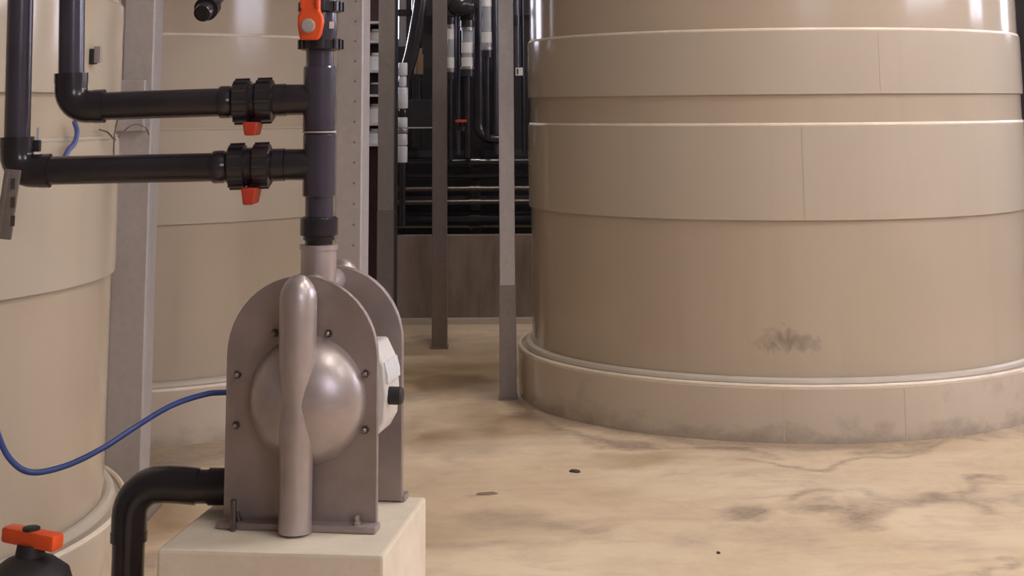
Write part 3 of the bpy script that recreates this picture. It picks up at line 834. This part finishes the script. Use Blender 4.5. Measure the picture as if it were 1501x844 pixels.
# ------------------------------------------------------------------ pipework at the far end
def vpipe(label, x0, x1, ytop, ybot, Y, mat='pvc', collars=(), lean=0.0):
    xm = (x0 + x1) / 2
    T_, B_ = at_y(xm, ytop, Y), at_y(xm, ybot, Y)
    if ytop < -30: T_.z = ZC
    x = at_y(xm, 100, Y).x
    rr = abs(at_y(x1, 100, Y).x - at_y(x0, 100, Y).x) / 2
    r = thing('process_pipe', label, 'pipe', (x, Y, B_.z))
    MB().tube([(0, 0, 0), (lean, 0, T_.z - B_.z)], rr, 20).build('pipe', mat, r)
    for cy in collars:
        cz = at_y(xm, cy, Y).z - B_.z
        MB().tube([(0, 0, cz - 0.04), (0, 0, cz + 0.04)], rr * 1.25, 20).build('collar', 'pvc', r)
    return r
def hpipe(label, y, th, x0, x1, Y, mat='pvc', rad=None):
    a, b = at_y(x0, y, Y), at_y(x1, y, Y); a.z = b.z = (a.z + b.z) / 2
    rr = th / 2 * Y / F_PX
    r = thing('header_pipe', label, 'pipe', a)
    MB().tube([(0, 0, 0), b - a], rr, 18).build('pipe', mat, r)
    for xw in (-1.35, -0.3):
        c = Vector((xw - a.x, 0, 0))
        MB().tube([c - Vector((0.04, 0, 0)), c + Vector((0.04, 0, 0))], rr * 1.22, 18).build('collar', mat, r)
        MB().box((c.x, (YQ + 0.215 - Y) / 2, 0), (0.03, YQ + 0.215 - Y, 0.012)).build('bracket', 'dark_frame', r, smooth=0)
    return r
YQ = 12.15
# support rack that carries the far pipes
def rack():
    z1 = at_y(680, 225, YQ + 0.25).z
    r = thing('pipe_rack', 'dark frame with rails carrying the far pipes', 'rack', (-0.35, YQ + 0.25, 0))
    for x in (-1.0, 0.05, 1.1): MB().box((x, 0, 1.45), (0.07, 0.07, 2.9)).build('upright', 'dark_frame', r, smooth=0)
    for z in (z1, at_y(680, 292, YQ + .25).z, 2.25, 2.85): MB().box((0.05, 0, z), (2.2, 0.06, 0.05)).build('rail', 'dark_frame', r, smooth=0)
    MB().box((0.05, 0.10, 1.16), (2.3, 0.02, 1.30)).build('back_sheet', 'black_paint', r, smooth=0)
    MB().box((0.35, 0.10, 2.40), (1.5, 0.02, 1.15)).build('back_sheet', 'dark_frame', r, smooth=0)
rack()
hp_list = [('topmost dark header pipe with a bright top at the far end', 238, 12, -0.05), ('second dark header pipe below the topmost at the far end', 258, 10, 0.02),
           ('grey header pipe in the middle of the far pipe rows', 277, 8, -0.10), ('thin grey header pipe below the middle far pipe', 296, 7, -0.10), ('lowest black header pipe just above the low wall', 322, 22, 0.0)]
for i, (lb, y, th, dy) in enumerate(hp_list):
    hpipe(lb, y, th, 470, 860, YQ + dy, 'pvc' if i not in (2, 3) else 'bolt_dark')
vpipe('dark vertical pipe left of the lone post at far end', 603, 618, -60, 215, YQ + 0.08, 'pvc', (150,))
vpipe('slim bluish pipe between the first two sight tubes', 668, 675, -60, 226, YQ + 0.14, 'pvc_blue')
thick = vpipe('thick dark pipe between the second and third sight tubes', 694, 708, -60, 178, YQ + 0.02, 'pvc')
vpipe('bluish pipe just left of the light grey post', 722, 731, -60, 226, YQ + 0.14, 'pvc_blue')
vpipe('dark pipe seen between the light post and big tank', 753, 762, -60, 98, YQ - 0.1, 'pvc_blue', (30,))
vpipe('thin dark pipe touching the outline of big tank', 764, 769, -60, 226, YQ + 0.1, 'pvc')
vpipe('slim black pipe behind the lone post', 646, 652, -60, 226, YQ + 0.10, 'pvc')
# sweeping elbow below the thick pipe
Pq = [at_y(x, y, YQ + .02) - thick.location for x, y in ((701, 170), (701, 184), (704, 194), (712, 201), (724, 204), (745, 204))]
MB().tube(smooth_path(Pq, 5), 0.036, 18).build('bend', 'pvc', thick)
# leaning fat hose on the left of the lone post
lp = [at_y(x, y, YQ - .3) for x, y in ((622, -70), (617, 0), (611, 40), (603, 80), (594, 112), (590, 140))]
lh = MB().tube(smooth_path(lp, 6), 0.052, 18).build('suction_hose', 'pvc'); tag(lh, 'fat black hose leaning down left of the lone post', 'hose')

def sight_tube(label, x0, x1, y0, y1, Y, seg):
    xm = (x0 + x1) / 2; b = at_y(xm, y1, Y); tz = at_y(xm, y0, Y).z - b.z
    rr = (x1 - x0) / 2 * Y / F_PX
    r = thing('sight_tube', label, 'flow meter', b, 0, 'flow meters at the far end')
    MB().tube([(0, 0, 0.03), (0, 0, tz - 0.03)], rr * 0.82, 20).build('tube', 'acrylic', r)
    for z in (0, tz - 0.05):
        MB().tube([(0, 0, z), (0, 0, z + 0.05)], rr, 20).build('end_nut', 'pvc', r)
        MB().tube([(0, 0, z + (0.055 if z == 0 else -0.025)), (0, 0, z + (0.075 if z == 0 else -0.005))], rr * 0.98, 20).build('clamp_ring', 'steel', r)
    for s_ in seg:
        z = at_y(xm, s_, Y).z - b.z
        MB().tube([(0, 0, z - 0.04), (0, 0, z + 0.04)], rr * 0.86, 20).build('scale_sleeve', 'white_plastic', r)
    MB().tube([(0, 0, -0.6), (0, 0, 0.0)], rr * 0.45, 12).build('tail_pipe', 'pvc', r)
    return r
sight_tube('slim grey sight tube right beside the lone post', 654, 667, 26, 116, YQ - .16, (50, 92))
sight_tube('wider grey sight tube in the middle of the far pipes', 675, 695, 30, 112, YQ - .16, (70, 92))
sight_tube('grey sight tube next to the light grey post', 705, 722, -20, 84, YQ - .16, (2, 55))
# big valve body hanging at the top
bv = at_y(677, 8, YQ - .22)
b_ = thing('gate_valve', 'bulky black valve hanging above the sight tubes', 'valve', bv)
MB().ell((0, 0, 0), (0.115, 0.09, 0.085), 24, 16).build('valve_body', 'pvc', b_)
MB().tube([(-0.19, 0, 0.03), (0.12, 0, 0.03)], 0.06, 20).build('pipe_run', 'pvc', b_)
MB().tube([(0, 0, 0.05), (0, 0, ZC - bv.z)], 0.03, 16).build('hanger', 'pvc', b_)
# red lever on a small valve
rv = at_y(676, 178, YQ - .24)
r_ = thing('small_valve', 'little black valve with a dull red lever among far pipes', 'valve', rv)
MB().box((0, -0.02, 0.004), (0.085, 0.03, 0.02), bev=0.004).build('lever_handle', 'red_dark', r_)
MB().steps((0, 0.02, -0.07), (0, 0.02, 5), [(0, 0.03), (0.03, 0.035), (0.05, 0.02), (0.07, 0.015)], 16).build('valve_body', 'pvc', r_)
# dark box and label
bx = at_y(619, 166, YQ - .2)
db = thing('control_box', 'dark control box left of the lone post with a ledge', 'box', bx)
MB().box((0, 0, 0), (0.24, 0.14, 0.20), bev=0.006).build('case', 'black_paint', db, smooth=0)
MB().box((-0.01, -0.03, -0.105), (0.27, 0.18, 0.010)).build('ledge', 'cap_grey', db, smooth=0)
MB().box((0.085, -0.075, 0.02), (0.05, 0.01, 0.12)).build('door', 'rubber', db, smooth=0)
bb = at_y(614, 88, YQ + .004)
br = thing('brown_cylinder', 'brown canister fixed beside the fat leaning hose', 'canister', bb)
MB().steps((0, 0, -0.11), (0, 0, 5), [(0, 0.030), (0.005, 0.034), (0.15, 0.034), (0.155, 0.026), (0.2, 0.026)], 20).build('can', 'box_brown', br)
MB().steps((0, 0, -0.15), (0, 0, 5), [(0, 0.02), (0.04, 0.02)], 14).build('neck', 'pvc', br)
wl = at_y(761, 105, YQ - .16)
wo = thing('junction_box', 'tiny white labelled box between post and big tank', 'box', wl)
MB().box((0, 0, 0), (0.055, 0.05, 0.06), bev=0.004).build('case', 'white_plastic', wo, smooth=0)
MB().box((-0.012, -0.026, 0), (0.012, 0.004, 0.04)).build('slot', 'rubber', wo, smooth=0)
# filter column of stacked pale sections left
fl_ = at_y(590, 238, YQ - .5)
fc_ = thing('filter_column', 'tall pale blue-grey filter column right of the third post', 'filter', (fl_.x, YQ - .5, fl_.z))
prev = None
for (ya, yb, rr, mt) in ((238, 214, .036, 'canister'), (213, 196, .036, 'canister'), (195, 188, .040, 'steel'), (187, 172, .036, 'canister'), (171, 160, .030, 'pvc'), (159, 128, .038, 'canister'), (127, 112, .028, 'canister'), (111, 92, .034, 'canister')):
    z0 = at_y(590, ya, YQ - .5).z - fl_.z; z1 = at_y(590, yb, YQ - .5).z - fl_.z
    MB().steps((0, 0, z0), (0, 0, 9), [(0, rr * .9), (0.008, rr), (z1 - z0 - 0.008, rr), (z1 - z0, rr * .9)], 20).build('section', mt, fc_)
MB().tube([(0, 0, -0.45), (0, 0, 0.01)], 0.024, 14).build('stand', 'pvc', fc_)
# shelf with white containers seen left of the third post
sh = at_y(549, 212, 11.0)
sf = thing('storage_shelf', 'dark shelf of white containers seen beside perforated column', 'shelf', (sh.x, 11.0, 0))
shelf_px = (212, 182, 140, 105, 62, 34)
for x in (-0.14, 0.14):
    MB().box((x, 0.0, 1.25), (0.025, 0.22, 2.5)).build('upright', 'dark_frame', sf, smooth=0)
MB().box((0, 0.12, 1.25), (0.28, 0.015, 2.5)).build('back_board', 'red_board', sf, smooth=0)
for y in shelf_px:
    MB().box((0, 0, at_y(549, y, 11.0).z), (0.256, 0.22, 0.016)).build('board', 'frame_paint', sf, smooth=0)
for (yb, h, lb, mt) in ((212, 0.10, 'squat white tub on the lowest shelf in view', 'canister'), (182, 0.13, 'rounded white jug on the second shelf', 'white_plastic'),
                        (140, 0.08, 'dark tin on the third shelf', 'rubber'), (105, 0.12, 'pale canister on the fourth shelf', 'canister'), (62, 0.08, 'low grey tub on the upper shelf', 'cap_grey')):
    z = at_y(549, yb, 11.0).z + 0.008
    o = thing('container', lb, 'container', (sh.x + 0.005, 10.97, z))
    MB().steps((0, 0, 0), (0, 0, 5), [(0, 0.055), (0.004, 0.06), (h * .7, 0.06), (h * .85, 0.035)], 20).build('body', mt, o)
    MB().steps((0, 0, h * .85), (0, 0, 5), [(0, 0.03), (h * .15, 0.03)], 16).build('cap', 'white_plastic' if mt != 'white_plastic' else 'cap_grey', o)
